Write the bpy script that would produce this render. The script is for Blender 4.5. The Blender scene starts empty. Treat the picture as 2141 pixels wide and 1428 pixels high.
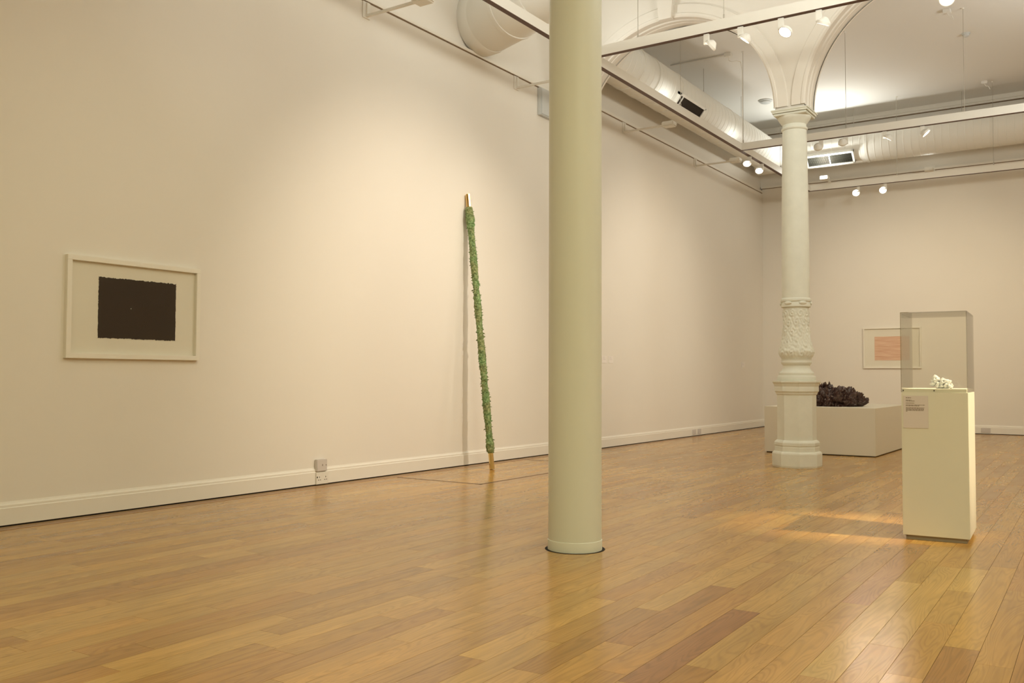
import bpy, bmesh, math, random
from mathutils import Vector, Matrix, noise
random.seed(7)
SC = bpy.context.scene
COL = SC.collection
PI = math.pi

# ------------------------------------------------------------------ camera
F_PX, PITCH, ROLL, YAW, CAM_H = 1918.146, 0.0378282, 0.0035150, 0.588063, 1.05
fwd = Vector((-math.sin(YAW), math.cos(YAW), 0)); rgt = Vector((math.cos(YAW), math.sin(YAW), 0)); dwn = Vector((0, 0, -1))
Wd = Matrix((rgt, dwn, fwd))
c_, s_ = math.cos(-PITCH), math.sin(-PITCH)
Rp = Matrix(((1, 0, 0), (0, c_, -s_), (0, s_, c_)))
c_, s_ = math.cos(ROLL), math.sin(ROLL)
Rr = Matrix(((c_, -s_, 0), (s_, c_, 0), (0, 0, 1)))
M = Rr @ Rp @ Wd
camd = bpy.data.cameras.new('camera'); cam = bpy.data.objects.new('camera', camd); COL.objects.link(cam)
camd.sensor_fit = 'HORIZONTAL'; camd.sensor_width = 36; camd.lens = 36 * F_PX / 2141
camd.clip_start = .05; camd.clip_end = 100
R3 = Matrix((M[0], -M[1], -M[2])).transposed()
cam.matrix_world = Matrix.Translation((0, 0, CAM_H)) @ R3.to_4x4()
SC.camera = cam

# ------------------------------------------------------------------ world, exposure, big lights
w = bpy.data.worlds.new('world'); SC.world = w; w.use_nodes = True
w.node_tree.nodes['Background'].inputs[0].default_value = (1, .86, .5, 1)
w.node_tree.nodes['Background'].inputs[1].default_value = .02
SC.view_settings.view_transform = 'Standard'; SC.view_settings.look = 'None'
SC.view_settings.gamma = 1; SC.view_settings.use_curve_mapping = False
SC.view_settings.exposure = 0.0
SC.cycles.use_denoising = True
SC.cycles.max_bounces = 9; SC.cycles.diffuse_bounces = 5; SC.cycles.transparent_max_bounces = 16
SC.cycles.sample_clamp_indirect = 4

def area(loc, target, size, power, col, name='fill_light'):
    l = bpy.data.lights.new(name, 'AREA'); l.shape = 'DISK'; l.size = size; l.energy = power; l.color = col
    o = bpy.data.objects.new(name, l); COL.objects.link(o); o.location = loc
    o.rotation_euler = (Vector(target) - Vector(loc)).to_track_quat('-Z', 'Y').to_euler()
    return o
WARM = (1, .86, .68); FLUO = (1, .95, .62); COOL = (.98, 1, .93)
# added unseen fill lights behind and beside the camera, for soft ambient light
area((-3.0, -1.2, 4.5), (-2.6, -1.0, 0), 2.0, 82, FLUO)
area((1.8, 1.5, 4.5), (1.2, 2.5, 0), 2.0, 150, FLUO)
area((2.6, 8.0, 4.5), (1.2, 8.5, 0), 1.6, 45, WARM)
area((1.6, 14.5, 4.5), (0.0, 15, 0), 1.6, 80, (1, .82, .52))
# more added fill without fittings, aimed up to brighten the ceiling
area((-1.5, 4.5, 4.6), (-2.0, 6.0, 6.3), 1.0, 90, COOL)
area((0.6, 7.2, 4.6), (-1.0, 8.0, 6.3), 1.0, 110, COOL)
area((0.9, 13.0, 4.6), (-2.2, 15.0, 6.3), .8, 60, COOL)

def spot(loc, target, power, col, angle=50, blend=.7, radius=.05, parent=None):
    l = bpy.data.lights.new('spot_beam', 'SPOT'); l.energy = power; l.color = col
    l.spot_size = math.radians(angle); l.spot_blend = blend; l.shadow_soft_size = radius
    o = bpy.data.objects.new('spot_beam', l); COL.objects.link(o)
    q = (Vector(target) - Vector(loc)).to_track_quat('-Z', 'Y')
    o.matrix_world = Matrix.Translation(loc) @ q.to_matrix().to_4x4()
    return o
# track spots whose fittings hang outside the picture
spot((-1.9, 7.1, 4.6), (-6.44, 7.8, 1.35), 600, WARM, 66, 1.0, .03)
spot((1.7, 6.75, 4.6), (-1.60, 6.74, 0.0), 1700, (1, .78, .50), 17, .8, .035)
spot((-1.9, 12.2, 4.6), (-6.36, 13.6, 1.8), 400, WARM, 66, 1.0, .06)
spot((-1.6, 14.3, 4.6), (-3.4, 19.15, 1.9), 270, (1, .82, .55), 66, 1.0, .06)
spot((-1.9, 3.0, 4.6), (-6.44, 4.6, 1.3), 90, FLUO, 60, 1.0, .08)

# ------------------------------------------------------------------ materials
def srgb(r, g, b):
    f = lambda c: ((c / 255 + .055) / 1.055) ** 2.4 if c > 10 else c / 255 / 12.92
    return (f(r), f(g), f(b), 1)
def mat(name, col, rough=.6, metal=0, spec=.5, bump=0, bscale=60, var=0, vscale=3, coat=0):
    m = bpy.data.materials.new(name); m.use_nodes = True
    nt = m.node_tree; b = nt.nodes['Principled BSDF']
    col = tuple(col) + ((1,) if len(col) == 3 else ())
    b.inputs['Base Color'].default_value = col; b.inputs['Roughness'].default_value = rough
    b.inputs['Metallic'].default_value = metal; b.inputs['Specular IOR Level'].default_value = spec
    b.inputs['Coat Weight'].default_value = coat
    tc = nt.nodes.new('ShaderNodeTexCoord')
    if var:
        n = nt.nodes.new('ShaderNodeTexNoise'); n.inputs['Scale'].default_value = vscale; n.inputs['Detail'].default_value = 5
        nt.links.new(tc.outputs['Object'], n.inputs['Vector'])
        mr = nt.nodes.new('ShaderNodeMapRange'); mr.inputs[1].default_value = .3; mr.inputs[2].default_value = .7
        mr.inputs[3].default_value = 1 - var; mr.inputs[4].default_value = 1 + var * .3
        nt.links.new(n.outputs['Fac'], mr.inputs[0])
        mx = nt.nodes.new('ShaderNodeVectorMath'); mx.operation = 'SCALE'; mx.inputs[0].default_value = col[:3]
        nt.links.new(mr.outputs[0], mx.inputs['Scale']); nt.links.new(mx.outputs[0], b.inputs['Base Color'])
    if bump:
        n = nt.nodes.new('ShaderNodeTexNoise'); n.inputs['Scale'].default_value = bscale; n.inputs['Detail'].default_value = 4
        nt.links.new(tc.outputs['Object'], n.inputs['Vector'])
        bp = nt.nodes.new('ShaderNodeBump'); bp.inputs['Strength'].default_value = bump; bp.inputs['Distance'].default_value = .01
        nt.links.new(n.outputs['Fac'], bp.inputs['Height']); nt.links.new(bp.outputs[0], b.inputs['Normal'])
    return m
def emit(name, col, s):
    m = bpy.data.materials.new(name); m.use_nodes = True; nt = m.node_tree
    b = nt.nodes['Principled BSDF']; b.inputs['Base Color'].default_value = (.8, .8, .8, 1)
    b.inputs['Emission Color'].default_value = col + (1,); b.inputs['Emission Strength'].default_value = s
    return m
def glass(name, tint, rough=0.0, ior=1.49):
    m = bpy.data.materials.new(name); m.use_nodes = True; nt = m.node_tree; nt.nodes.clear()
    out = nt.nodes.new('ShaderNodeOutputMaterial'); mix = nt.nodes.new('ShaderNodeMixShader')
    fr = nt.nodes.new('ShaderNodeFresnel'); fr.inputs['IOR'].default_value = ior
    tr = nt.nodes.new('ShaderNodeBsdfTransparent'); tr.inputs[0].default_value = tint + (1,)
    gl = nt.nodes.new('ShaderNodeBsdfGlossy'); gl.inputs['Roughness'].default_value = rough
    gm = nt.nodes.new('ShaderNodeNewGeometry'); mr = nt.nodes.new('ShaderNodeMix'); mr.data_type = 'FLOAT'
    mr.inputs[2].default_value = ior; mr.inputs[3].default_value = 1 / ior      # same reflectance on both faces
    nt.links.new(gm.outputs['Backfacing'], mr.inputs[0]); nt.links.new(mr.outputs[0], fr.inputs['IOR'])
    nt.links.new(fr.outputs[0], mix.inputs[0]); nt.links.new(tr.outputs[0], mix.inputs[1])
    nt.links.new(gl.outputs[0], mix.inputs[2]); nt.links.new(mix.outputs[0], out.inputs[0])
    return m
WALL = mat('wall_paint', (.80, .765, .70), .75, bump=.05, bscale=25, var=.012, vscale=1.5)
CEIL = mat('ceiling_paint', (.80, .79, .76), .8, bump=.04, bscale=15)
TRIM = mat('trim_gloss_paint', (.82, .79, .72), .42, bump=.03, bscale=30)
COLM = mat('column_paint', (.75, .785, .69), .5, bump=.04, bscale=20)
STONE = mat('cast_iron_paint', (.77, .785, .70), .55, bump=.08, bscale=60, var=.05, vscale=8)
PLINTH = mat('plinth_paint', (.78, .78, .68), .5, var=.015, vscale=2)
LOWP = mat('low_plinth_paint', (.72, .675, .555), .55)
WHITE = mat('white_enamel', (.80, .78, .72), .4)
DUCT = mat('painted_duct_metal', (.80, .79, .74), .55, metal=0, spec=.4)
GREYBOX = mat('grey_plastic', (.60, .62, .62), .45)
LINE = mat('shadow_line', (.20, .14, .085), .8)
DARK = mat('dark_slot', (.035, .022, .015), .7)
GAP = mat('dark_joint_and_shade', (.02, .013, .008), .9)
TRACKDARK = mat('track_slot', (.10, .045, .025), .5)
BLACK = mat('black_ink_paper', srgb(52, 40, 28), .85, var=.05, vscale=30)
PAPER = mat('cream_paper', (.80, .765, .67), .85, var=.02, vscale=4)
FRAME = mat('white_picture_frame', (.82, .79, .71), .45)
CARD = mat('label_card', (.72, .67, .66), .7)
CARDW = mat('white_label_card', (.84, .80, .76), .7)
INK = mat('label_print', (.22, .17, .13), .8)
SOCK = mat('grey_socket_plastic', (.62, .58, .55), .4)
SOCKW = mat('white_socket_plastic', (.78, .75, .68), .35)
WIRE = mat('steel_wire', (.45, .42, .36), .4, metal=.6)
BRASS = mat('polished_brass', (.78, .55, .22), .18, metal=1)
LAMP = emit('lamp_face', (1, .93, .80), 9)
LAMPUP = emit('uplight_face', (1, .98, .9), 3)
GLASS = glass('picture_glass', (.99, .99, .985), 0.0, 1.2)
ACRYL = glass('acrylic', (.988, .988, .972), 0.0, 1.49)
ACRYLEDGE = mat('acrylic_edge', (.30, .26, .17), .2, spec=.8)

def wood_mat(name, attr):
    m = bpy.data.materials.new(name); m.use_nodes = True; nt = m.node_tree; L = nt.links.new
    b = nt.nodes['Principled BSDF']; N = nt.nodes.new
    geo = N('ShaderNodeNewGeometry')
    if attr:
        a = N('ShaderNodeAttribute'); a.attribute_name = 'tone'; colo, rnd = a.outputs['Color'], a.outputs['Alpha']
    else:
        a = N('ShaderNodeObjectInfo'); colo, rnd = a.outputs['Color'], a.outputs['Random']
    off = N('ShaderNodeMath'); off.operation = 'MULTIPLY'; off.inputs[1].default_value = 57.0; L(rnd, off.inputs[0])
    com = N('ShaderNodeCombineXYZ'); L(off.outputs[0], com.inputs[0]); L(off.outputs[0], com.inputs[1]); L(off.outputs[0], com.inputs[2])
    add = N('ShaderNodeVectorMath'); add.operation = 'ADD'; L(geo.outputs['Position'], add.inputs[0]); L(com.outputs[0], add.inputs[1])
    mp = N('ShaderNodeMapping'); mp.inputs['Scale'].default_value = (9, .9, 1); L(add.outputs[0], mp.inputs[0])
    # cathedral grain: contour lines of a stretched noise
    n1 = N('ShaderNodeTexNoise'); n1.inputs['Scale'].default_value = 1.0; n1.inputs['Detail'].default_value = 1.5
    n1.inputs['Distortion'].default_value = .5; L(mp.outputs[0], n1.inputs['Vector'])
    mu = N('ShaderNodeMath'); mu.operation = 'MULTIPLY'; mu.inputs[1].default_value = 120; L(n1.outputs['Fac'], mu.inputs[0])
    si = N('ShaderNodeMath'); si.operation = 'SINE'; L(mu.outputs[0], si.inputs[0])
    # fine pores
    mp2 = N('ShaderNodeMapping'); mp2.inputs['Scale'].default_value = (75, 3, 1); L(add.outputs[0], mp2.inputs[0])
    n2 = N('ShaderNodeTexNoise'); n2.inputs['Scale'].default_value = 1; n2.inputs['Detail'].default_value = 1; L(mp2.outputs[0], n2.inputs['Vector'])
    # blotches
    mp3 = N('ShaderNodeMapping'); mp3.inputs['Scale'].default_value = (7, 1.6, 1); L(add.outputs[0], mp3.inputs[0])
    n3 = N('ShaderNodeTexNoise'); n3.inputs['Scale'].default_value = 1; n3.inputs['Detail'].default_value = 3; L(mp3.outputs[0], n3.inputs['Vector'])
    # knots
    mp4 = N('ShaderNodeMapping'); mp4.inputs['Scale'].default_value = (4.5, 2.2, 1); L(add.outputs[0], mp4.inputs[0])
    vo = N('ShaderNodeTexVoronoi'); vo.inputs['Scale'].default_value = 1; L(mp4.outputs[0], vo.inputs['Vector'])
    kr = N('ShaderNodeMapRange'); kr.inputs[1].default_value = .03; kr.inputs[2].default_value = .085; kr.inputs[3].default_value = .45; kr.inputs[4].default_value = 1
    L(vo.outputs['Distance'], kr.inputs[0])
    kb = N('ShaderNodeSeparateColor'); L(vo.outputs['Color'], kb.inputs[0])
    kg = N('ShaderNodeMath'); kg.operation = 'GREATER_THAN'; kg.inputs[1].default_value = .06; L(kb.outputs[0], kg.inputs[0])
    km = N('ShaderNodeMath'); km.operation = 'MAXIMUM'; L(kr.outputs[0], km.inputs[0]); L(kg.outputs[0], km.inputs[1])
    def rng(src, a0, a1, lo, hi):
        r = N('ShaderNodeMapRange'); r.inputs[1].default_value = a0; r.inputs[2].default_value = a1
        r.inputs[3].default_value = lo; r.inputs[4].default_value = hi; L(src, r.inputs[0]); return r.outputs[0]
    def mul(a_, b_):
        q = N('ShaderNodeMath'); q.operation = 'MULTIPLY'; L(a_, q.inputs[0]); L(b_, q.inputs[1]); return q.outputs[0]
    f = mul(mul(rng(si.outputs[0], -1, .2, .87, 1.02), rng(n2.outputs['Fac'], .35, .65, .94, 1.04)),
            mul(rng(n3.outputs['Fac'], .3, .7, .88, 1.1), km.outputs[0]))
    sc = N('ShaderNodeVectorMath'); sc.operation = 'SCALE'; L(colo, sc.inputs[0]); L(f, sc.inputs['Scale'])
    L(sc.outputs[0], b.inputs['Base Color'])
    b.inputs['Specular IOR Level'].default_value = .5
    L(rng(n3.outputs['Fac'], .3, .7, .17, .24), b.inputs['Roughness'])
    return m
OAK = wood_mat('oak_board', False); OAKFAR = wood_mat('oak_board_far', True)

# ------------------------------------------------------------------ mesh helpers
def obj(name, bm, m, parent=None, smooth=False, loc=None):
    me = bpy.data.meshes.new(name)
    bmesh.ops.recalc_face_normals(bm, faces=bm.faces)
    bm.to_mesh(me); bm.free()
    if m: me.materials.append(m)
    if smooth:
        for p in me.polygons: p.use_smooth = True
        if smooth != 'all': me.set_sharp_from_angle(angle=math.radians(35))
    o = bpy.data.objects.new(name, me); COL.objects.link(o)
    if loc: o.location = loc
    if parent:
        o.parent = parent
    return o
def tag(o, label, cat, group=None, kind=None):
    o['label'] = label; o['category'] = cat
    if group: o['group'] = group
    if kind: o['kind'] = kind
    return o
def thing(name, loc, label, cat, group=None, rz=0):
    o = bpy.data.objects.new(name, None); COL.objects.link(o); o.location = loc; o.rotation_euler = (0, 0, rz)
    o.empty_display_size = .1
    return tag(o, label, cat, group)
def struct(name, bm, m, parent=None, smooth=False):
    o = obj(name, bm, m, parent, smooth)
    if not parent: o['kind'] = 'structure'
    return o
def bx(bm, x0, x1, y0, y1, z0, z1, bev=0):
    vs = [bm.verts.new((x, y, z)) for x in (x0, x1) for y in (y0, y1) for z in (z0, z1)]
    fs = [(0, 1, 3, 2), (4, 6, 7, 5), (0, 4, 5, 1), (2, 3, 7, 6), (0, 2, 6, 4), (1, 5, 7, 3)]
    faces = [bm.faces.new([vs[i] for i in f]) for f in fs]
    if bev:
        es = list({e for f in faces for e in f.edges})
        bmesh.ops.bevel(bm, geom=es, offset=bev, segments=2, affect='EDGES')
    return bm
def B(*a, **k):
    return bx(bmesh.new(), *a, **k)
def rotated(bm, mtx):
    bmesh.ops.transform(bm, matrix=mtx, verts=bm.verts); return bm
def tube(bm, pts, r, n=10, cap=True):
    pts = [Vector(p) for p in pts]; rings = []
    up = None
    for i, p in enumerate(pts):
        a = pts[max(i - 1, 0)]; b = pts[min(i + 1, len(pts) - 1)]; d = (b - a).normalized()
        if up is None:
            up = Vector((0, 0, 1)) if abs(d.z) < .9 else Vector((1, 0, 0))
        u = d.cross(up).normalized(); v = u.cross(d).normalized(); up = v
        rr = r[i] if isinstance(r, (list, tuple)) else r
        rings.append([bm.verts.new(p + u * rr * math.cos(2 * PI * k / n) + v * rr * math.sin(2 * PI * k / n)) for k in range(n)])
    for A_, B_ in zip(rings, rings[1:]):
        for k in range(n):
            bm.faces.new((A_[k], A_[(k + 1) % n], B_[(k + 1) % n], B_[k]))
    if cap:
        bm.faces.new(rings[0]); bm.faces.new(rings[-1])
    return bm
def lathe(bm, prof, n=48, ph=0.0, cap=True, f=None):
    rings = []
    for r, z in prof:
        rings.append([])
        for k in range(n):
            a = ph + 2 * PI * k / n
            rr = f(r, z, a) if f else r
            rings[-1].append(bm.verts.new((rr * math.cos(a), rr * math.sin(a), z)))
    for A_, B_ in zip(rings, rings[1:]):
        for k in range(n):
            bm.faces.new((A_[k], A_[(k + 1) % n], B_[(k + 1) % n], B_[k]))
    if cap:
        bm.faces.new(rings[0]); bm.faces.new(rings[-1])
    return bm
def along(p, d):
    """matrix putting local +Z along d at p"""
    q = Vector(d).normalized().to_track_quat('Z', 'Y')
    return Matrix.Translation(p) @ q.to_matrix().to_4x4()

# ------------------------------------------------------------------ room shell
XL, XF, YB, YA, ZC = -6.44, -6.36, 19.15, 10.9, 6.33     # left wall (near bay), left wall (far bay), back wall, arcade, ceiling
XR, YN = 5.0, -5.0
GZ = .014                                               # shadow gap under the skirting
wl = struct('wall_left', B(XL - .3, XL, YN, YA, -.1, 4.9), WALL)
obj('lining_upper', B(XL - .3, XL - .045, YN, YA, 4.9, ZC), WALL, wl)
obj('far_lining', B(XF - .38, XF, YA, YB + .3, -.1, 4.97), WALL, wl)
obj('far_lining_upper', B(XF - .38, XF - .04, YA, YB + .3, 4.97, ZC), WALL, wl)
wb = struct('wall_back', B(XF, XR + .3, YB, YB + .3, -.1, 5.06), WALL)
obj('lining_upper', B(XF - .04, XR + .3, YB + .04, YB + .3, 5.06, ZC), WALL, wb)
struct('wall_right', B(XR, XR + .3, YN, YB, -.1, ZC), WALL)
struct('wall_near', B(XL - .3, XR + .3, YN - .3, YN, -.1, ZC), WALL)
struct('ceiling', B(XL - .3, XR + .3, YN - .3, YB + .3, ZC, ZC + .2), CEIL)
# trims along the top of the wall lining
def trim(name, rects, m=TRIM):
    bm = bmesh.new()
    for r in rects: bx(bm, *r)
    return struct(name, bm, m)
t1 = trim('trim_1', [(XL - .045, XL + .012, YN, YA - .2, 4.915, 4.95)]); obj('shadow_gap', B(XL - .045, XL + .002, YN, YA - .2, 4.9, 4.915), LINE, t1)
t2 = trim('trim_2', [(XF - .04, XF + .018, YA + .19, YB - .018, 4.975, 5.02)]); obj('shadow_gap', B(XF - .04, XF + .002, YA + .19, YB, 4.963, 4.975), LINE, t2)
t3 = trim('trim_3', [(XF - .02, XR, YB - .018, YB + .04, 5.065, 5.105)]); obj('shadow_gap', B(XF, XR, YB - .002, YB + .04, 5.053, 5.065), LINE, t3)
c3 = trim('trim_4', [(XF, XR, YB - .06, YB + .04, 6.25, ZC), (XF, XR, YB - .03, YB + .04, 6.215, 6.25)])
obj('shadow_gap', B(XF, XR, YB + .0, YB + .041, 6.205, 6.215), LINE, c3)

# skirtings: lower board, chamfered top moulding
def skirt(name, p0, p1, nrm):
    d = (Vector(p1) - Vector(p0)); ln = d.length; d.normalize(); n = Vector(nrm)
    prof = [(0, GZ), (.022, GZ), (.022, .128), (.016, .134), (.016, .148), (.010, .156), (.004, .160), (0, .172)]
    bm = bmesh.new(); ends = []
    for t in (0, ln):
        ends.append([bm.verts.new(Vector(p0) + d * t + n * a + Vector((0, 0, z))) for a, z in prof])
    k = len(prof)
    for i in range(k): bm.faces.new((ends[0][i], ends[0][(i + 1) % k], ends[1][(i + 1) % k], ends[1][i]))
    bm.faces.new(ends[0]); bm.faces.new(ends[1])
    o = struct(name, bm, TRIM)
    q = bmesh.new(); a0 = Vector(p0) + n * .001; a1 = Vector(p1) + n * .012
    bx(q, min(a0.x, a1.x), max(a0.x, a1.x), min(a0.y, a1.y), max(a0.y, a1.y), -.02, GZ)
    obj('shadow_gap', q, GAP, o)  # solid dark strip; the shade below the skirting is put into its colour
    return o
skirt('baseboard_left', (XL, YN, 0), (XL, YA - .18, 0), (1, 0, 0))
skirt('baseboard_far_left', (XF, YA + .18, 0), (XF, YB, 0), (1, 0, 0))
skirt('baseboard_back', (XF, YB, 0), (0.2, YB, 0), (0, -1, 0))

# doorway in the back wall, just right of the frame: it shows in the sides of the acrylic case
d1 = struct('door_1', B(.32, 2.08, YB - .02, YB + .0, 0, 2.12), TRIM)
DOORG = mat('dark_door_glass', (.05, .045, .035), .08, spec=.6); DOORW = mat('dark_door_timber', (.12, .07, .04), .4)
for k, x0 in enumerate((.40, 1.22)):
    obj('door_leaf', B(x0, x0 + .78, YB - .05, YB - .02, .01, 2.05), DOORW, d1)
    obj('glass_panel', B(x0 + .10, x0 + .68, YB - .055, YB - .05, .25, 1.92), DOORG, d1)
    obj('door_handle', B(x0 + (.70 if k == 0 else .04), x0 + (.74 if k == 0 else .08), YB - .10, YB - .05, .95, 1.15), BRASS, d1)

# ---- arcade wall with round arches
T2 = .18; ZS = 4.245; RA = 1.385
CX = [-4.78 + 3.115 * k for k in range(-1, 4)]           # arch centres
def zint(x):
    best = None
    for c in CX[1:]:
        if abs(x - c) < RA: return ZS + math.sqrt(max(RA * RA - (x - c) ** 2, 0))
    return None
bm = bmesh.new()
def panel(x0, x1, za, zb):
    """prism whose bottom runs za->zb up to the ceiling"""
    vs = []
    for y in (YA - T2, YA + T2):
        vs.append([bm.verts.new(p) for p in ((x0, y, za), (x1, y, zb), (x1, y, ZC), (x0, y, ZC))])
    a, b = vs
    bm.faces.new(a); bm.faces.new(b)
    for i in (0, 2): bm.faces.new((a[i], a[(i + 1) % 4], b[(i + 1) % 4], b[i]))
xs = []
for c in CX[1:]:
    if c - RA > XR: continue
    n = 56
    pts = [c - RA * math.cos(PI * k / n) for k in range(n + 1)]
    for p, q in zip(pts, pts[1:]):
        if q <= XR + .01: panel(p, q, ZS + math.sqrt(max(RA ** 2 - (p - c) ** 2, 0)), ZS + math.sqrt(max(RA ** 2 - (q - c) ** 2, 0)))
    # pier strip to the right
    panel(c + RA, min(c + 3.115 - RA, XR), 4.215, 4.215)
panel(XL - .045, CX[1] - RA, 4.215, 4.215)
bmesh.ops.remove_doubles(bm, verts=bm.verts, dist=1e-5)
wa = struct('wall_arcade', bm, WALL, smooth=True)
# archivolts (raised band round each arch, both faces) and rounded soffit rib
for c in CX[1:4]:
    for sgn in (-1, 1):
        bm = bmesh.new(); n = 72
        prof = [(RA + .155, .0), (RA + .155, .012), (RA + .147, .022), (RA + .040, .022), (RA + .030, .034), (RA + .004, .034), (RA - .014, .018), (RA - .014, -.02)]
        rings = []
        for k in range(n + 1):
            a = PI * k / n
            rings.append([bm.verts.new((c + r * math.cos(a), YA + sgn * (T2 + h), ZS + r * math.sin(a))) for r, h in prof])
        for A_, B_ in zip(rings, rings[1:]):
            for i in range(len(prof) - 1): bm.faces.new((A_[i], A_[i + 1], B_[i + 1], B_[i]))
        obj('archivolt', bm, WALL, wa, smooth=True)
    bm = bmesh.new(); n = 72; rings = []
    prof = [(-.075, 0), (-.065, .016), (-.02, .016), (-.012, .008), (.012, .008), (.02, .016), (.065, .016), (.075, 0)]
    for k in range(n + 1):
        a = PI * k / n
        rings.append([bm.verts.new((c + (RA - h) * math.cos(a), YA + y, ZS + (RA - h) * math.sin(a))) for y, h in prof])
    for A_, B_ in zip(rings, rings[1:]):
        for i in range(len(prof) - 1): bm.faces.new((A_[i], A_[i + 1], B_[i + 1], B_[i]))
    obj('soffit_rib', bm, WALL, wa, smooth=True)
    # keystone
    bm = bmesh.new(); lo = ZS + RA - .03; hi = lo + .60
    for y0, y1 in ((YA - T2 - .075, YA - T2),):
        v = [bm.verts.new(p) for p in ((c - .085, y0, lo), (c + .085, y0, lo), (c + .13, y0 - .02, hi), (c - .13, y0 - .02, hi),
                                      (c - .085, y1, lo), (c + .085, y1, lo), (c + .13, y1, hi), (c - .13, y1, hi))]
        for f in ((0, 1, 2, 3), (4, 5, 6, 7), (0, 1, 5, 4), (1, 2, 6, 5), (2, 3, 7, 6), (3, 0, 4, 7)): bm.faces.new([v[i] for i in f])
    obj('keystone', bm, WALL, wa)
# wall pier under the left foot of the arcade
p0 = struct('wall_pier', B(XL - .045, CX[1] - RA, YA - T2, YA + T2, 0, 4.13), WALL)
obj('impost', B(XL - .045, CX[1] - RA + .03, YA - T2 - .03, YA + T2 + .03, 4.13, 4.215, bev=.008), WALL, p0)
obj('pier_skirting', B(XL + .001, CX[1] - RA + .02, YA - T2 - .02, YA + T2 + .02, 0, .16, bev=.004), TRIM, p0)

# ------------------------------------------------------------------ floor boards
BW = .1265; ANG = .0169
u = Vector((math.cos(ANG), math.sin(ANG), 0)); d = Vector((-math.sin(ANG), math.cos(ANG), 0))
fl = struct('floor', B(XL - .3, XR + .3, YN - .3, YB + .3, -.12, -.012), mat('board_gap_timber', (.13, .07, .032), .9, spec=.1))
known = {4: [3.31, 5.10], 3: [3.85, 5.63], 2: [5.03, 5.66], 1: [3.98, 5.79], 5: [4.48, 6.3], 10: [3.3, 4.475], 8: [2.9, 4.075], 7: [3.195, 5.6], 11: [3.855, 4.9]}
tones = [(0.447, 0.249, 0.063), (0.475, 0.271, 0.070), (0.432, 0.236, 0.060), (0.494, 0.288, 0.075), (0.461, 0.258, 0.065), (0.514, 0.306, 0.083), (0.409, 0.214, 0.054), (0.475, 0.262, 0.063)]
special = {(4, 3.31): (0.570, 0.358, 0.100), (8, 2.9): (0.314, 0.144, 0.043), (5, 4.48): (0.409, 0.206, 0.065), (2, 5.03): (0.570, 0.358, 0.100), (10, 3.3): (0.352, 0.175, 0.048),
           (3, 3.85): (0.532, 0.324, 0.090), (7, 1.6): (0.342, 0.175, 0.040), (1, 2.6): (0.342, 0.166, 0.043), (4, 5.10): (0.437, 0.254, 0.058), (1, 3.98): (0.494, 0.280, 0.065)}
def proj(p):
    v = M @ (Vector(p) - Vector((0, 0, CAM_H)))
    return (v.x / v.z * F_PX + 1070.5, v.y / v.z * F_PX + 714, v.z) if v.z > .05 else None
boards = []
holes = [(-2.806, 4.908, .172), (-3.205, 10.90, .0)]
rng_ = random.Random(11)
for k in range(-45, 50):
    e1 = -.286 - BW * k; e0 = e1 - BW        # across range [e0,e1]
    ys = [-5.2]
    kn = known.get(k)
    y = -5.2 + rng_.uniform(0, 1.2)
    js = []
    while y < 19.4:
        js.append(y); y += rng_.choice([.55, .8, 1.0, 1.15, 1.35, 1.6, 1.9]) * rng_.uniform(.9, 1.1)
    if kn:
        js = [j for j in js if j < kn[0] - .55 or j > kn[-1] + .55]
        if k == 7: js = [j for j in js if not 1.3 < j < 3.2] + [1.6]
        if k == 1: js = [j for j in js if not 2.3 < j < 3.98] + [2.6]
        js = sorted(js + kn)
    js = [-5.2] + js + [19.4]
    for a, b in zip(js, js[1:]):
        if b - a < .05: continue
        col = None
        for (kk, yy), c in special.items():
            if kk == k and abs(yy - a) < .02: col = c
        if col is None:
            t = rng_.choice(tones); m_ = rng_.uniform(.90, 1.10); col = tuple(x * m_ for x in t)
        boards.append((e0, e1, a, b, col))
def cut_ok(P): return True
shown, rest = [], []
XWALL = XL + .13
for (e0, e1, a, b, col) in boards:
    cx = u * ((e0 + e1) / 2) + d * ((a + b) / 2)
    lo = min((u * e0 + d * a).x, (u * e0 + d * b).x)
    if cx.x < XL + .03 or cx.x > XR or cx.y < YN or cx.y > YB: continue
    vis = []
    for t in (0, .25, .5, .75, 1):
        q = proj(u * ((e0 + e1) / 2) + d * (a + (b - a) * t))
        if q and -40 < q[0] < 2181 and 0 < q[1] < 1480: vis.append(q[2])
    if vis: shown.append((min(vis) - .35 * (b - a), (e0, e1, a, b, col)))
    else: rest.append((e0, e1, a, b, col))
shown.sort(key=lambda q: q[0])
near = [q[1] for q in shown[:296]]; rest += [q[1] for q in shown[296:]]
G = .0007
cube = bmesh.new(); bx(cube, -.5, .5, -.5, .5, -.5, .5)
cme = bpy.data.meshes.new('board'); bmesh.ops.recalc_face_normals(cube, faces=cube.faces); cube.to_mesh(cme); cube.free(); cme.materials.append(OAK)
for (e0, e1, a, b, col) in near:
    o = bpy.data.objects.new('board', cme); COL.objects.link(o); o.parent = fl
    c = u * ((e0 + e1) / 2) + d * ((a + b) / 2)
    o.location = (c.x, c.y, -.006); o.rotation_euler = (0, 0, ANG)
    o.scale = (BW - 2 * G, b - a - 2 * G, .012); o.color = (*col, 1)
me = bpy.data.meshes.new('far_boards'); V, Fc, Cc = [], [], []
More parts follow.
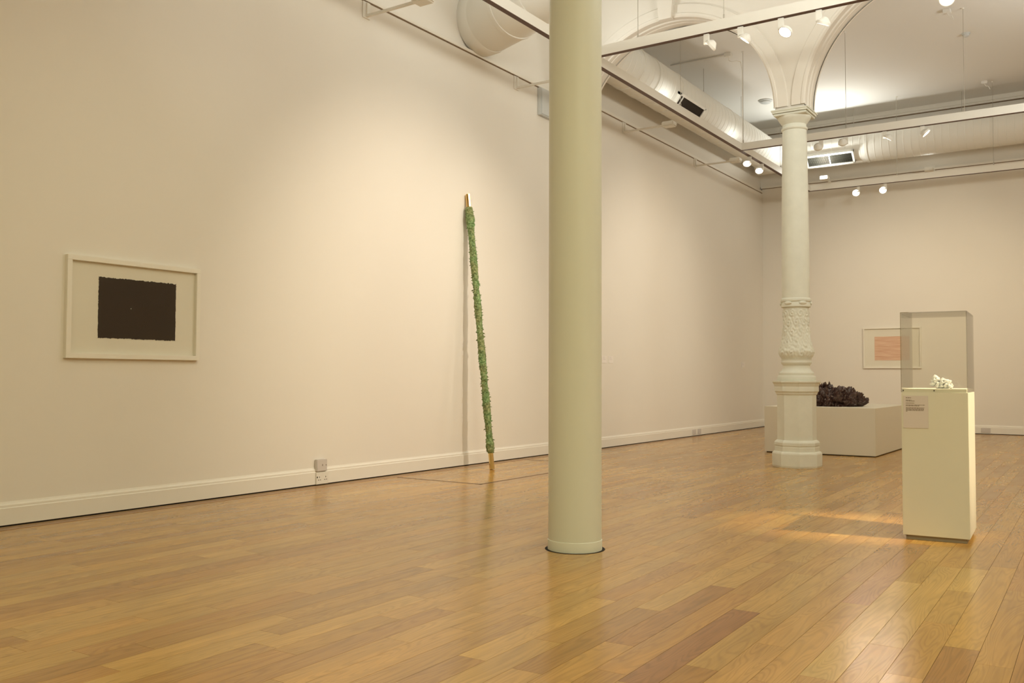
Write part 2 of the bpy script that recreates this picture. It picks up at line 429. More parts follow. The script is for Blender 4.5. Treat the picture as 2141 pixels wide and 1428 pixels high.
for (e0, e1, a, b, col) in rest:
    i = len(V)
    for z in (-.012, 0):
        for e, t in ((e0 + G, a + G), (e1 - G, a + G), (e1 - G, b - G), (e0 + G, b - G)):
            p = u * e + d * t; V.append((min(max(p.x, XL + .002), XR), min(max(p.y, YN), YB - .002), z))
    Fc += [(i + 4, i + 5, i + 6, i + 7), (i, i + 1, i + 5, i + 4), (i + 1, i + 2, i + 6, i + 5), (i + 2, i + 3, i + 7, i + 6), (i + 3, i, i + 4, i + 7)]
    Cc += [(*col, rng_.random())] * 20
me.from_pydata(V, [], Fc); ca = me.color_attributes.new('tone', 'FLOAT_COLOR', 'CORNER')
for i, c in enumerate(Cc): ca.data[i].color = c
me.materials.append(OAKFAR)
fo = bpy.data.objects.new('far_boards', me); COL.objects.link(fo); fo.parent = fl; fo['kind'] = 'stuff'
# border strips parallel to the walls, laid over the cut board ends
OAKB = mat('border_oak', (.36, .20, .085), .3, var=.15, vscale=6); OAKL = mat('border_oak_light', (.46, .30, .15), .35, var=.15, vscale=6)
for (x0, x1, y0, y1) in ((XL + .014, XL + .058, YN, YA - .2), (XF + .014, XF + .040, YA + .2, YB - .02)):
    obj('border_strip', B(x0, x1, y0, y1, 0, .002), OAKL, fl); obj('border_groove', B(x1, x1 + .006, y0, y1, 0, .0014), GAP, fl)
    obj('border_board', B(x1 + .006, x1 + .10, y0, y1, 0, .0018), OAKB, fl)
obj('border_strip', B(XF + .03, .3, YB - .07, YB - .014, 0, .002), OAKL, fl); obj('border_groove', B(XF + .03, .3, YB - .078, YB - .07, 0, .0014), GAP, fl)
obj('border_board', B(XF + .05, .3, YB - .19, YB - .078, 0, .0018), OAKB, fl)
# access hatch lines and the collar cut round the plain column
bm = bmesh.new()
hx0, hx1, hy0, hy1 = -6.27, -5.205, 7.27, 9.74
for r in ((hx0, hx1, hy0, hy0 + .032), (hx0, hx1, hy1, hy1 + .032), (hx1 - .030, hx1, hy0, hy1)): bx(bm, *r, 0, .0012)
obj('hatch_joint', bm, mat('hatch_edging', (.10, .055, .025), .4), fl)
bm = bmesh.new(); lathe(bm, [(.183, -.002), (.183, .0012), (.150, .0012)], 64, cap=False); bmesh.ops.translate(bm, verts=bm.verts, vec=(-2.806, 4.908, 0))
obj('column_joint', bm, GAP, fl)

# ------------------------------------------------------------------ columns
c1 = thing('plain_column', (-2.806, 4.908, 0), 'smooth plain round white column standing nearest in the middle of the room', 'column')
obj('shaft', lathe(bmesh.new(), [(.1625, .062), (.1625, ZC)], 96), COLM, c1, smooth=True)
obj('base_ring', lathe(bmesh.new(), [(.166, 0), (.166, .058), (.1655, .060), (.163, .062)], 96), COLM, c1, smooth=True)

def leaf(r, z, a):
    if not 1.262 < z < 1.872: return r
    t = (z - 1.262) / .61; e = min(1, min(t, 1 - t) * 14)
    n8 = 10; ph = a * n8 / (2 * PI)
    h = 0
    for row, (zc, hh, off, wdt) in enumerate(((.13, .19, 0, .5), (.34, .20, .5, .5), (.54, .17, 0, .5), (.72, .15, .5, .48), (.89, .12, 0, .45))):
        du = ((ph + off) % 1) - .5; dv = (t - zc) / hh
        rad = math.hypot(du / wdt, dv)
        if rad < 1.15:
            spiral = math.sin(rad * 11 + (2.2 if du > 0 else -2.2) * math.atan2(dv, abs(du) * 2 + .001))
            h = max(h, (1.15 - rad) * .009 + .0045 * spiral * (1 - rad / 1.2))
    h += .005 * noise.noise(Vector((math.cos(a) * 8, math.sin(a) * 8, z * 38)))
    return r + e * h
def ornate_column(x, label):
    t = thing('ornate_column', (x, YA, 0), label, 'column')
    k8 = 1.06
    oc = lambda L: [(r * k8, z) for r, z in L]
    obj('plinth', lathe(bmesh.new(), oc([(.262, 0), (.268, .02), (.268, .155), (.262, .170), (.250, .182)]), 8, PI / 8), STONE, t)
    obj('base_moulding', lathe(bmesh.new(), oc([(.240, .182), (.240, .232), (.236, .240), (.243, .256), (.243, .285), (.234, .300), (.216, .315)]), 8, PI / 8), STONE, t)
    obj('pedestal', lathe(bmesh.new(), oc([(.2105, .315), (.2105, .84)]), 8, PI / 8), STONE, t)
    obj('cornice', lathe(bmesh.new(), oc([(.2105, .84), (.222, .852), (.226, .87), (.238, .885), (.238, .925), (.236, .94), (.250, .975), (.262, .990), (.262, 1.005), (.21, 1.008)]), 8, PI / 8), STONE, t)
    obj('lower_rings', lathe(bmesh.new(), [(.216, 1.006), (.219, 1.012), (.219, 1.055), (.214, 1.064), (.198, 1.070), (.200, 1.082), (.200, 1.100), (.188, 1.112), (.170, 1.128), (.158, 1.150), (.152, 1.170), (.152, 1.185),
                                  (.160, 1.195), (.174, 1.215), (.176, 1.232), (.170, 1.245), (.174, 1.262)], 72), STONE, t, smooth=True)
    prof = []
    for i in range(141):
        z = 1.262 + .61 * i / 140; s = i / 140
        r = .174 + .028 * math.sin(min(s / .16, 1) * PI / 2) if s < .16 else .202 - .0505 * (1 - (1 - min((s - .16) / .55, 1)) ** 2.0)
        prof.append((r - .008, z))
    obj('carved_drum', lathe(bmesh.new(), prof, 288, f=leaf), STONE, t, smooth='all')
    obj('collar', lathe(bmesh.new(), [(.150, 1.872), (.168, 1.878), (.170, 1.915), (.164, 1.925), (.164, 1.935), (.176, 1.945), (.176, 1.968), (.166, 1.976), (.159, 1.985)], 72), STONE, t, smooth=True)
    # four small bosses on the collar
    bm = bmesh.new()
    for q in range(6):
        a = q * PI / 3 + .25; mt = Matrix.Translation((.168 * math.cos(a), .168 * math.sin(a), 1.922)) @ Matrix.Rotation(a, 4, 'Z') @ Matrix.Diagonal((.016, .05, .022, 1))
        bmesh.ops.create_uvsphere(bm, u_segments=14, v_segments=8, radius=1, matrix=mt)
    obj('boss', bm, STONE, t, smooth='all')
    obj('shaft', lathe(bmesh.new(), [(.159, 1.985), (.158, 2.4), (.154, 3.0), (.146, 3.6), (.139, 3.985)], 72), STONE, t, smooth=True)
    obj('necking', lathe(bmesh.new(), [(.139, 3.985), (.145, 3.988), (.152, 3.998), (.152, 4.010), (.144, 4.020), (.137, 4.026), (.135, 4.055), (.142, 4.062), (.150, 4.075), (.168, 4.098), (.182, 4.118), (.190, 4.138), (.190, 4.146)], 72), STONE, t, smooth=True)
    ab = bmesh.new(); bx(ab, -.192, .192, -.192, .192, 4.146, 4.172, bev=.006); bx(ab, -.205, .205, -.205, .205, 4.176, 4.2), bx(ab, -.215, .215, -.215, .215, 4.2, 4.215)
    obj('abacus', ab, STONE, t)
    return t
ornate_column(-3.2225, 'ornate white iron column with carved drum beside the long low plinth')
ornate_column(-.1075, 'ornate white column further right carrying the next arch')

# ------------------------------------------------------------------ ducts
def ring_duct(name, p0, p1, R, label, pitch=.13, seams=(), cap0=True, cap1=True):
    p0, p1 = Vector(p0), Vector(p1); ln = (p1 - p0).length
    t = thing(name, p0, label, 'duct')
    mtx = along((0, 0, 0), p1 - p0)
    prof = []
    n = max(1, int(ln / pitch))
    for i in range(n + 1):
        z = ln * i / n
        if i == 0: prof.append((R, 0)); continue
        prof += [(R, z - .008), (R + .0035, z - .004), (R + .0035, z + .0), (R, z + .004)] if i < n else [(R, ln)]
    obj('duct_body', rotated(lathe(bmesh.new(), prof, 64), mtx), DUCT, t, smooth=True)
    for s in seams:
        obj('joint_band', rotated(lathe(bmesh.new(), [(R + .002, s - .03), (R + .010, s - .026), (R + .010, s + .026), (R + .002, s + .03)], 64), mtx), DUCT, t, smooth=True)
    return t
DX, DZ, DR, DY = -5.92, 5.53, .32, 18.55
ld = ring_duct('air_duct', (DX, YA + .19, DZ), (DX, DY - .26, DZ), DR, 'long round ventilation duct along the left wall beyond the arch and across the back wall', .15, seams=(.75, 1.25, 2.1, 4.4))
bd = ring_duct('air_duct', (DX - .33, DY, DZ + .03), (XR - .1, DY, DZ + .03), DR, 'long round ventilation duct running across the top of the back wall', .13, seams=(2.2, 4.95))
nd = ring_duct('air_duct', (XL + .17, 8.88, 5.32), (XL + .17 + 3.2 * .94, 8.88 - 3.2 * .342, 5.38), .38, 'large round ventilation duct elbow leaving the left wall at the top', 5, seams=(.52, 1.02))
obj('wall_collar', rotated(lathe(bmesh.new(), [(.385, -.16), (.392, -.15), (.392, -.02), (.388, .0), (.384, .04)], 64), along((0, 0, 0), (.985, -.17, .0))), DUCT, nd, smooth=True)
# grilles
def grille(parent, base, L, H, depth, ex, ez, ey, n, name='duct_grille', fin=0.0):
    """frame in local (L along ex, H along ez, depth along ey)"""
    base = Vector(base); ex, ey, ez = Vector(ex).normalized(), Vector(ey).normalized(), Vector(ez).normalized()
    mt = Matrix((ex, ey, ez)).transposed().to_4x4()
    mt.translation = base - Vector(parent.location)
    bm = bmesh.new(); w_ = .035
    for r in ((-L / 2, L / 2, -H / 2, -H / 2 + w_), (-L / 2, L / 2, H / 2 - w_, H / 2), (-L / 2, -L / 2 + w_, -H / 2, H / 2), (L / 2 - w_, L / 2, -H / 2, H / 2)):
        bx(bm, r[0], r[1], -depth, .012, r[2], r[3])
    g = obj(name, rotated(bm, mt), WHITE, parent)
    obj('grille_back', rotated(B(-L / 2 + .01, L / 2 - .01, -depth, -.03, -H / 2 + .01, H / 2 - .01), mt), DARK, g)
    sm = None
    SL = mat('dark_slat', (.055, .04, .025), .6) if fin else mat('grille_slat', (.08, .075, .06), .85, spec=.1) if 'grille_slat' not in bpy.data.materials else bpy.data.materials['grille_slat']
    for i in range(n):
        x = -L / 2 + w_ + (L - 2 * w_) * (i + .5) / n
        sb = rotated(B(x - .002, x + .002, -.028, .002, -H / 2 + w_, H / 2 - w_), mt)
        obj('slat', sb, SL, g)
    obj('centre_bar', rotated(B(fin - .010, fin + .010, -.028, .008, -H / 2 + w_, H / 2 - w_), mt), WHITE, g)
    return g
grille(bd, (-4.72, DY - .268, DZ + .03 - .248), .92, .27, .10, (1, 0, 0), (0, -.68, .735), (0, -.735, -.68), 46)
grille(ld, (DX + .290, 13.50, DZ - .218), 1.0, .22, .12, (0, 1, 0), (.6, 0, .8), (.8, 0, -.6), 34, fin=-.37)
# duct hangers
def hanger(parent, p0, p1, r=.004, name='hanger_rod'):
    o = Vector(parent.location)
    return obj(name, tube(bmesh.new(), [Vector(p0) - o, Vector(p1) - o], r, 6), WIRE, parent)
for y in (12.2, 14.74, 16.6): hanger(ld, (DX + .02, y, ZC), (DX + .02, y, DZ + DR))
for x in (-4.32, -2.4): hanger(bd, (x, DY - .02, ZC), (x, DY - .02, DZ + DR + .03))

# the two runs meet in the corner and form one duct
for ch in list(bd.children):
    ch.parent = ld; ch.location = Vector(ch.location) + bd.location - ld.location
bpy.data.objects.remove(bd)

# ------------------------------------------------------------------ lighting tracks
ZT = 4.71
def track(p0, p1, label, wires):
    p0, p1 = Vector(p0), Vector(p1); ln = (p1 - p0).length; ang = math.atan2(p1.y - p0.y, p1.x - p0.x)
    t = thing('lighting_track', p0, label, 'lighting track', 'suspended lighting tracks')
    mt = Matrix.Rotation(ang, 4, 'Z')
    bm = bmesh.new()
    bx(bm, 0, ln, -.03, .03, .022, .118); bx(bm, 0, ln, -.03, -.012, 0.004, .022); bx(bm, 0, ln, .012, .03, 0.004, .022)
    obj('channel', rotated(bm, mt), WHITE, t)
    bm = bmesh.new(); bx(bm, 0, ln, -.0125, .0125, .008, .0221)
    bx(bm, 0, ln, -.0303, .0303, 0.0, .0042)
    obj('conductor_slot', rotated(bm, mt), TRACKDARK, t)
    for p in wires:
        q = Vector((p[0], p[1], 0)) - Vector((p0.x, p0.y, 0))
        wv = obj('suspension_wire', tube(bmesh.new(), [(q.x, q.y, .118), (q.x, q.y, ZC - ZT)], .0035, 6), WIRE, t)
        obj('wire_grip', tube(bmesh.new(), [(q.x, q.y, .118), (q.x, q.y, .17)], .009, 8), WIRE, wv)
        obj('ceiling_rose', tube(bmesh.new(), [(q.x, q.y, ZC - ZT - .018), (q.x, q.y, ZC - ZT)], .018, 10), WHITE, wv)
    return t
AX, T1Y, T2Y, T3Y = -5.105, 9.19, 14.31, 18.20
track((AX, 1.0, ZT), (AX, T3Y + .03, ZT), 'long white lighting track running parallel to the left wall', [(AX, 3.5), (AX, 6.3), (AX, 11.9), (AX, 16.4)])
track((AX + .031, T1Y, ZT), (3.2, T1Y, ZT), 'white lighting track crossing in front of the arches', [(-4.45, T1Y), (-3.45, T1Y), (-1.0, T1Y)])
track((AX + .031, T2Y, ZT), (3.2, T2Y, ZT), 'white lighting track crossing behind the arches halfway to the back wall', [(AX + .05, T2Y), (-3.45, T2Y), (-1.82, T2Y)])
track((AX + .031, T3Y, ZT), (3.2, T3Y, ZT), 'white lighting track crossing nearest the back wall', [(-3.47, T3Y), (-1.86, T3Y)])

def lamp(loc, dirv, yawb, label, lit=1.0, power=0, col=WARM, tz=ZT, angle=50):
    """track spotlight: loc = head centre; adapter hangs from the track above"""
    loc = Vector(loc); dv = Vector(dirv).normalized()
    t = thing('track_spotlight', (loc.x, loc.y, tz), label, 'spotlight', 'spotlights on the suspended tracks')
    o = Vector((loc.x, loc.y, tz)); rel = loc - o
    ax = Vector((math.cos(yawb), math.sin(yawb), 0))
    mt = Matrix.Rotation(yawb, 4, 'Z')
    mt.translation = ax * -.045
    obj('adapter', rotated(B(-.03, .03, -.014, .014, -.115, -.003, bev=.003), mt), WHITE, t)
    obj('pivot_arm', tube(bmesh.new(), [ax * -.045 + Vector((0, 0, -.105)), rel - dv * .05], .012, 10), WHITE, t)
    hm = along(rel, dv)
    hd = obj('lamp_head', rotated(lathe(bmesh.new(), [(.012, -.062), (.026, -.058), (.060, -.022), (.068, -.016), (.070, .0), (.070, .012), (.063, .012), (.061, .002)], 36, cap=False), hm), WHITE, t, smooth=True)
    obj('head_cap', rotated(lathe(bmesh.new(), [(.012, -.062), (.012, -.061)], 20), hm), WHITE, hd)
    obj('lamp_lens', rotated(lathe(bmesh.new(), [(.0615, .002), (.0615, .004)], 36), hm), LAMP, hd)
    if power:
        spot(loc + dv * .03, loc + dv * 2, power, col, angle, .9, .05)
    return t
lamp((-3.600, T1Y, 4.575), (-.80, -.05, -.60), 0, 'first spotlight from the plain column on the front track, tipped steeply left', power=40)
lamp((-3.225, T1Y, 4.570), (-.62, -.06, -.78), 0, 'second spotlight from the plain column on the front track', power=40)
lamp((-2.800, T1Y, 4.560), (-.25, -.52, -.80), 0, 'third spotlight on the front track, its round lamp face showing fully', power=30)
lamp((-2.420, T1Y, 4.565), (-.42, .18, -.89), 0, 'fourth spotlight on the front track, in front of the arch springing', power=30)
lamp((-1.300, T1Y, 4.560), (.10, -.75, -.62), 0, 'spotlight at the top edge of the photo, glaring toward the camera', power=30)
lamp((-3.870, T2Y + .01, 4.610), (-.15, .90, -.42), PI, 'back-facing round spotlight on the middle track, next to the ornate column', power=40)
lamp((-3.500, T2Y + .01, 4.630), (-.10, .88, -.46), PI, 'back-facing round spotlight on the middle track, second from the ornate column', power=40)
lamp((-2.850, T2Y, 4.600), (-.55, .05, -.83), 0, 'tilted spotlight on the middle track, third from the ornate column', power=30)
lamp((-2.330, T2Y, 4.600), (.66, .10, -.74), 0, 'spotlight on the middle track farthest from the ornate column, side on', power=30)
lamp((-4.215, T3Y, 4.590), (.20, -.84, -.50), PI, 'left one of the two glaring spotlights on the rear track', power=25, angle=60)
lamp((-3.725, T3Y, 4.590), (.20, -.84, -.50), PI, 'right one of the two glaring spotlights on the rear track', power=25, angle=60)
lamp((AX - .045, 14.75, 4.600), (.20, -.55, -.80), PI, 'nearer of two lit spotlights on the long side track by the far corner', power=30)
lamp((AX - .045, 15.36, 4.595), (.20, -.55, -.80), PI, 'farther of two lit spotlights on the long side track by the far corner', power=30)

# ------------------------------------------------------------------ wall bracket uplights
def bracket(base, nrm, label, arm=.72, lit=False, power=6):
    base = Vector(base); n = Vector(nrm); s = Vector((-n.y, n.x, 0))     # s: sideways
    t = thing('bracket_uplight', base, label, 'wall light', 'uplights on wall brackets')
    mt = Matrix((n, s, Vector((0, 0, 1)))).transposed().to_4x4()
    obj('back_plate', rotated(B(0, .012, -.055, .055, 0, .17, bev=.002), mt), WHITE, t)
    obj('arm', rotated(B(.01, arm, -.014, .014, .012, .036), mt), WHITE, t)
    obj('brace', rotated(B(.01, .03, -.012, .012, .03, .16), mt), WHITE, t)
    h = bmesh.new(); bx(h, arm - .06, arm + .13, -.075, .075, -.005, .065, bev=.012)
    hd = obj('lamp_housing', rotated(h, mt), WHITE, t)
    obj('lamp_glass', rotated(B(arm - .045, arm + .115, -.06, .06, .065, .068), mt), LAMPUP if lit else WHITE, hd)
    if lit: obj('front_glow', rotated(B(arm + .128, arm + .134, -.07, .07, .002, .06), mt), LAMPUP, hd)  # added glowing face so the white housing looks brightly lit
    p = base + n * (arm + .03) + Vector((0, 0, .16))
    a = area(p, p + n * (.35 if lit else 1.0) + Vector((0, 0, 1)), .16, power, COOL, 'uplight_beam')
    return t
bracket((XL, 6.92, 4.73), (1, 0, 0), 'wall bracket light at the top edge above the long left wall', power=14)
bracket((XL, 9.73, 4.73), (1, 0, 0), 'wall bracket light just left of the plain column', power=14)
bracket((XF, 12.63, 4.80), (1, 0, 0), 'wall bracket light just right of the plain column', power=4)
bracket((XF, 15.46, 4.82), (1, 0, 0), 'wall bracket light on the left wall nearest the far corner', power=4)
b4 = bracket((-4.76, YB, 4.88), (0, -1, 0), 'brightly lit white floodlight box reaching out from the back wall', arm=1.05, lit=True, power=34)
bracket((-3.02, YB, 4.98), (0, -1, 0), 'unlit bracket fixture high on the back wall', arm=.3, power=.5)

# ------------------------------------------------------------------ ceiling and wall fittings
t = thing('ceiling_conduit', (-6.3, 14.26, ZC), 'thin surface conduit with junction box crossing the ceiling by the duct', 'conduit')
obj('pipe', tube(bmesh.new(), [(0, 0, -.014), (.96, 0, -.014)], .012, 8), CEIL, t)
obj('junction_box', B(.96, 1.07, -.05, .05, -.06, 0, bev=.004), WHITE, t)
cb = [(1.02, 0, -.06), (1.03, .0, -.12), (1.08, 0, -.15), (1.15, .01, -.14), (1.215, .03, -.17), (1.235, .04, -.30), (1.235, .045, -.9), (1.235, .05, -1.48)]
obj('flex_cable', tube(bmesh.new(), cb, .006, 8), WHITE, t)
def detector(x, y, label, r=.085):
    t = thing('smoke_detector', (x, y, ZC), label, 'smoke detector')
    obj('base', lathe(bmesh.new(), [(r, 0), (r, -.018), (r * .92, -.022)], 40), GREYBOX, t, smooth=True)
    obj('sensor_cap', lathe(bmesh.new(), [(r * .8, -.022), (r * .75, -.045), (r * .5, -.058), (.01, -.062)], 40), GREYBOX, t, smooth=True)
detector(-5.60, 17.10, 'round smoke detector on the ceiling left of the ornate column', .13)
detector(-1.92, 15.40, 'small round detector on the ceiling at the upper right', .06)
def jb(x, y, label):
    t = thing('junction_box', (x, y, ZC), label, 'junction box')
    obj('box_body', B(-.05, .05, -.05, .05, -.05, 0, bev=.004), CEIL, t)
    obj('box_cable', tube(bmesh.new(), [(.0, 0, -.05), (.02, 0, -.09), (.06, 0, -.10), (.085, .0, -.16)], .006, 8), CEIL, t)
jb(-2.02, 14.25, 'ceiling junction box above the right part of the middle track')
jb(-1.97, 18.1, 'ceiling junction box near the back wall at the right')
# grey box on the left wall just left of the plain column
t = thing('alarm_box', (XL, 10.42, 4.53), 'shallow pale grey box high on the wall beside the plain column', 'box')
obj('housing', B(0, .055, -.17, .2, 0, .37, bev=.006), GREYBOX, t)
obj('lid', B(.055, .062, -.155, .185, .015, .355, bev=.003), GREYBOX, t)

# sockets
def plate(x, y, z, w_, h, dep, m, label, kind, axis=0):
    rz = 0 if axis == 0 else -PI / 2
    t = thing('wall_socket', (x, y, z), label, 'socket', rz=rz)
    obj('face_plate', B(0, dep, -w_ / 2, w_ / 2, -h / 2, h / 2, bev=.004), m, t)
    bm = bmesh.new()
    if kind == 2:
        for sx in (-.036, .036):
            for py, pz, a, b in ((0, .012, .003, .007), (-.012, -.014, .0055, .003), (.012, -.014, .0055, .003)):
                bx(bm, dep, dep + .0012, sx * w_ / .147 + py - a, sx * w_ / .147 + py + a, pz - b, pz + b)
        for sx in (-.062,): bx(bm, dep, dep + .003, sx * w_ / .147 - .005, sx * w_ / .147 + .005, .006, .02)
        obj('pin_hole', bm, DARK, t)
    elif kind == 1:
        bx(bm, dep, dep + .002, .0, .007, -.006, .010); bx(bm, dep, dep + .002, w_ / 2 - .02, w_ / 2 - .014, -.006, .006)
        obj('outlet_hole', bm, INK, t)
    else:
        for k in (-1, 1): bx(bm, dep, dep + .002, k * w_ / 4 - .018, k * w_ / 4 + .018, -.022, .022)
        obj('outlet_insert', bm, SOCK, t)
    return t
plate(XL, 6.335, .192, .135, .112, .038, SOCK, 'grey single outlet box mounted above the skirting of the left wall', 1)
plate(XL + .022, 6.345, .068, .165, .112, .012, SOCKW, 'white double power socket in the skirting of the left wall', 2)
plate(XF + .022, 15.31, .077, .14, .09, .012, SOCK, 'left one of two small sockets in the far left skirting', 3)
plate(XF + .022, 15.55, .079, .14, .09, .012, SOCK, 'right one of two small sockets in the far left skirting', 3)
plate(-2.155, YB - .022, .075, .16, .085, .012, SOCK, 'double socket in the back wall skirting right of the glass case', 3, axis=1)

# wall labels
def wall_label(y, z, w_, h, label):
    t = thing('wall_label', (XF, y, z), label, 'label')
    obj('card', B(0, .006, -w_ / 2, w_ / 2, -h / 2, h / 2), CARDW, t)
    bm = bmesh.new()
    for k in range(3): bx(bm, .006, .0066, -w_ * .38, w_ * (.05 + .1 * ((k * 7) % 3)), h * .3 - k * .018, h * .3 - k * .018 + .007)
    obj('print', bm, CARD, t)
wall_label(11.985, 1.302, .14, .105, 'small white label card touching the plain column edge in view')
wall_label(12.195, 1.302, .14, .105, 'small white label card second from the plain column')
wall_label(17.9, 1.297, .17, .10, 'small white label card near the far left corner')

# ------------------------------------------------------------------ framed works
def picture(name, loc, W, H, fw, dep, label, art, axis=0, sheet=None):
    """wall work, local: X out of wall, Y along, Z up, origin = centre"""
    t = thing(name, loc, label, 'picture', rz=(0 if axis == 0 else -PI / 2))
    fr = obj('frame', B(0, .002, -W / 2, W / 2, -H / 2, H / 2), FRAME, t)
    for r, nm in (((-W / 2, W / 2, H / 2 - fw, H / 2), 'rail'), ((-W / 2, W / 2, -H / 2, -H / 2 + fw), 'rail'),
                  ((-W / 2, -W / 2 + fw, -H / 2 + fw, H / 2 - fw), 'stile'), ((W / 2 - fw, W / 2, -H / 2 + fw, H / 2 - fw), 'stile')):
        obj('frame_' + nm, B(.0, dep, *r, bev=.002), FRAME, fr)
    obj('backing_paper', B(.002, .006, -W / 2 + fw, W / 2 - fw, -H / 2 + fw, H / 2 - fw), PAPER, t)
    obj('glazing', B(dep - .012, dep - .010, -W / 2 + fw, W / 2 - fw, -H / 2 + fw, H / 2 - fw), GLASS, t)
    art(t)
    return t
def art_black(t):
    rr = random.Random(3); bm = bmesh.new()
    y0, y1, z0, z1 = 4.017 - 4.333, 4.695 - 4.333, 1.329 - 1.552, 1.791 - 1.552
    pts = []
    n = 90
    def j(): return rr.uniform(-.0045, .0035) + rr.choice((0, 0, .002))
    for i in range(n): pts.append((y0 + (y1 - y0) * i / n, z0 + j()))
    for i in range(n): pts.append((y1 + j() * .7, z0 + (z1 - z0) * i / n))
    for i in range(n): pts.append((y1 - (y1 - y0) * i / n, z1 + j()))
    for i in range(n): pts.append((y0 + j() * .7, z1 - (z1 - z0) * i / n))
    a = [bm.verts.new((.006, p[0], p[1])) for p in pts]; b = [bm.verts.new((.009, p[0], p[1])) for p in pts]
    bm.faces.new(a); bm.faces.new(b)
    for i in range(len(pts)): bm.faces.new((a[i], a[(i + 1) % len(pts)], b[(i + 1) % len(pts)], b[i]))
    s = obj('black_sheet', bm, BLACK, t)
    s['label'] = 'solid black rectangle of torn-edged paper'
    m = bmesh.new(); bmesh.ops.create_uvsphere(m, u_segments=10, v_segments=6, radius=.0035, matrix=Matrix.Translation((.009, 4.29 - 4.333, 1.565 - 1.552)))
    obj('white_dot', m, WHITE, t)
picture('framed_artwork', (XL, 4.333, 1.552), 1.162, .762, .038, .038, 'white framed work with a solid black rectangle on the left wall', art_black)
PINK = mat('pink_wash', (.76, .50, .36), .8)
nt = PINK.node_tree
tc = nt.nodes.new('ShaderNodeTexCoord'); mp = nt.nodes.new('ShaderNodeMapping'); mp.inputs['Scale'].default_value = (3, 3, 55)
nz = nt.nodes.new('ShaderNodeTexNoise'); nz.inputs['Scale'].default_value = 1; nz.inputs['Detail'].default_value = 4
cr = nt.nodes.new('ShaderNodeValToRGB'); cr.color_ramp.elements[0].color = (.66, .38, .26, 1); cr.color_ramp.elements[1].color = (.80, .58, .43, 1)
cr.color_ramp.elements[0].position = .3; cr.color_ramp.elements[1].position = .65
nt.links.new(tc.outputs['Object'], mp.inputs[0]); nt.links.new(mp.outputs[0], nz.inputs['Vector']); nt.links.new(nz.outputs['Fac'], cr.inputs[0])
nt.links.new(cr.outputs[0], nt.nodes['Principled BSDF'].inputs['Base Color'])
def art_pink(t):
    # local Y runs along world +X
    obj('pink_drawing', B(.006, .009, -.325, .325, -.245, .225), PINK, t)['label'] = 'pale pink rectangle ruled with fine horizontal lines'
picture('framed_artwork', (-3.785, YB, 1.634), 1.075, .81, .028, .035, 'white framed pale pink drawing on the back wall behind the glass case', art_pink, axis=1)

# ------------------------------------------------------------------ long low plinth and dark sculpture
t = thing('display_plinth', (-3.475, 13.83, 0), 'long low white plinth behind the ornate column, under the dark sculpture', 'plinth')
obj('plinth_body', B(-.742, .742, -1.10, 1.10, .012, .642, bev=.003), LOWP, t)
obj('recessed_foot', B(-.72, .72, -1.08, 1.08, 0, .012), DARK, t)
DARKW = mat('dark_brown_glazed_clay', (.075, .036, .028), .26, spec=.7, bump=.5, bscale=40, var=.3, vscale=20)
rr = random.Random(21)
bm = bmesh.new()
bmesh.ops.create_icosphere(bm, subdivisions=6, radius=1)
for v in bm.verts:
    p = v.co.copy(); dd = p.normalized()
    q = Vector((p.x * 2.1, p.y * 1.6, p.z * 1.4))
    n1 = noise.noise(q * 2.2 + Vector((3, 1, 7))); n2 = noise.noise(q * 5.5); n3 = noise.noise(q * 12)
    k = 1 + .20 * n1 + .20 * abs(n2) + .10 * abs(n3)
    x, y, z = p.x * .47 * k, p.y * .36 * k, p.z
    z = (.225 * max(z, -0.02) ** .75 * (1 + .35 * n1 + .5 * abs(n2)) if z > 0 else 0)
    # undercut foot
    f = min(1, .82 + z * 2.2)
    v.co = (x * f, y * f, max(z, 0) + (.03 * n3 if z > .03 else 0))
body_pts = [v.co.copy() for v in bm.verts if v.co.z > .05]
for i in range(210):
    p = rr.choice(body_pts); ln = rr.uniform(.03, .085) * (1.5 if rr.random() < .12 else 1)
    nrm = Vector((p.x / .47, p.y / .36, p.z / .15)).normalized()
    dr = (nrm + Vector((rr.uniform(-.8, .8), rr.uniform(-.8, .8), rr.uniform(-.3, .9)))).normalized()
    mt = along(p - nrm * .015, dr) @ Matrix.Rotation(rr.uniform(0, 6), 4, 'Z')
    r0 = rr.uniform(.022, .052); k = rr.choice((3, 4, 5))
    base = [bm.verts.new(mt @ Vector((r0 * math.cos(2 * PI * a / k), .55 * r0 * math.sin(2 * PI * a / k), 0))) for a in range(k)]
    mid = [bm.verts.new(mt @ Vector((r0 * rr.uniform(.6, 1.1) * math.cos(2 * PI * a / k), .5 * r0 * math.sin(2 * PI * a / k), ln * .5))) for a in range(k)]
    tip = bm.verts.new(mt @ Vector((rr.uniform(-.01, .01), 0, ln)))
    for a in range(k):
        bm.faces.new((base[a], base[(a + 1) % k], mid[(a + 1) % k], mid[a])); bm.faces.new((mid[a], mid[(a + 1) % k], tip))
for v in bm.verts: v.co.z = max(v.co.z, 0)
o = obj('spiky_sculpture', bm, DARKW); o.location = (-3.50, 13.45, .642); o.scale = (.93, .93, 1)
tag(o, 'dark brown jagged lumpy sculpture lying on the low white plinth', 'sculpture')

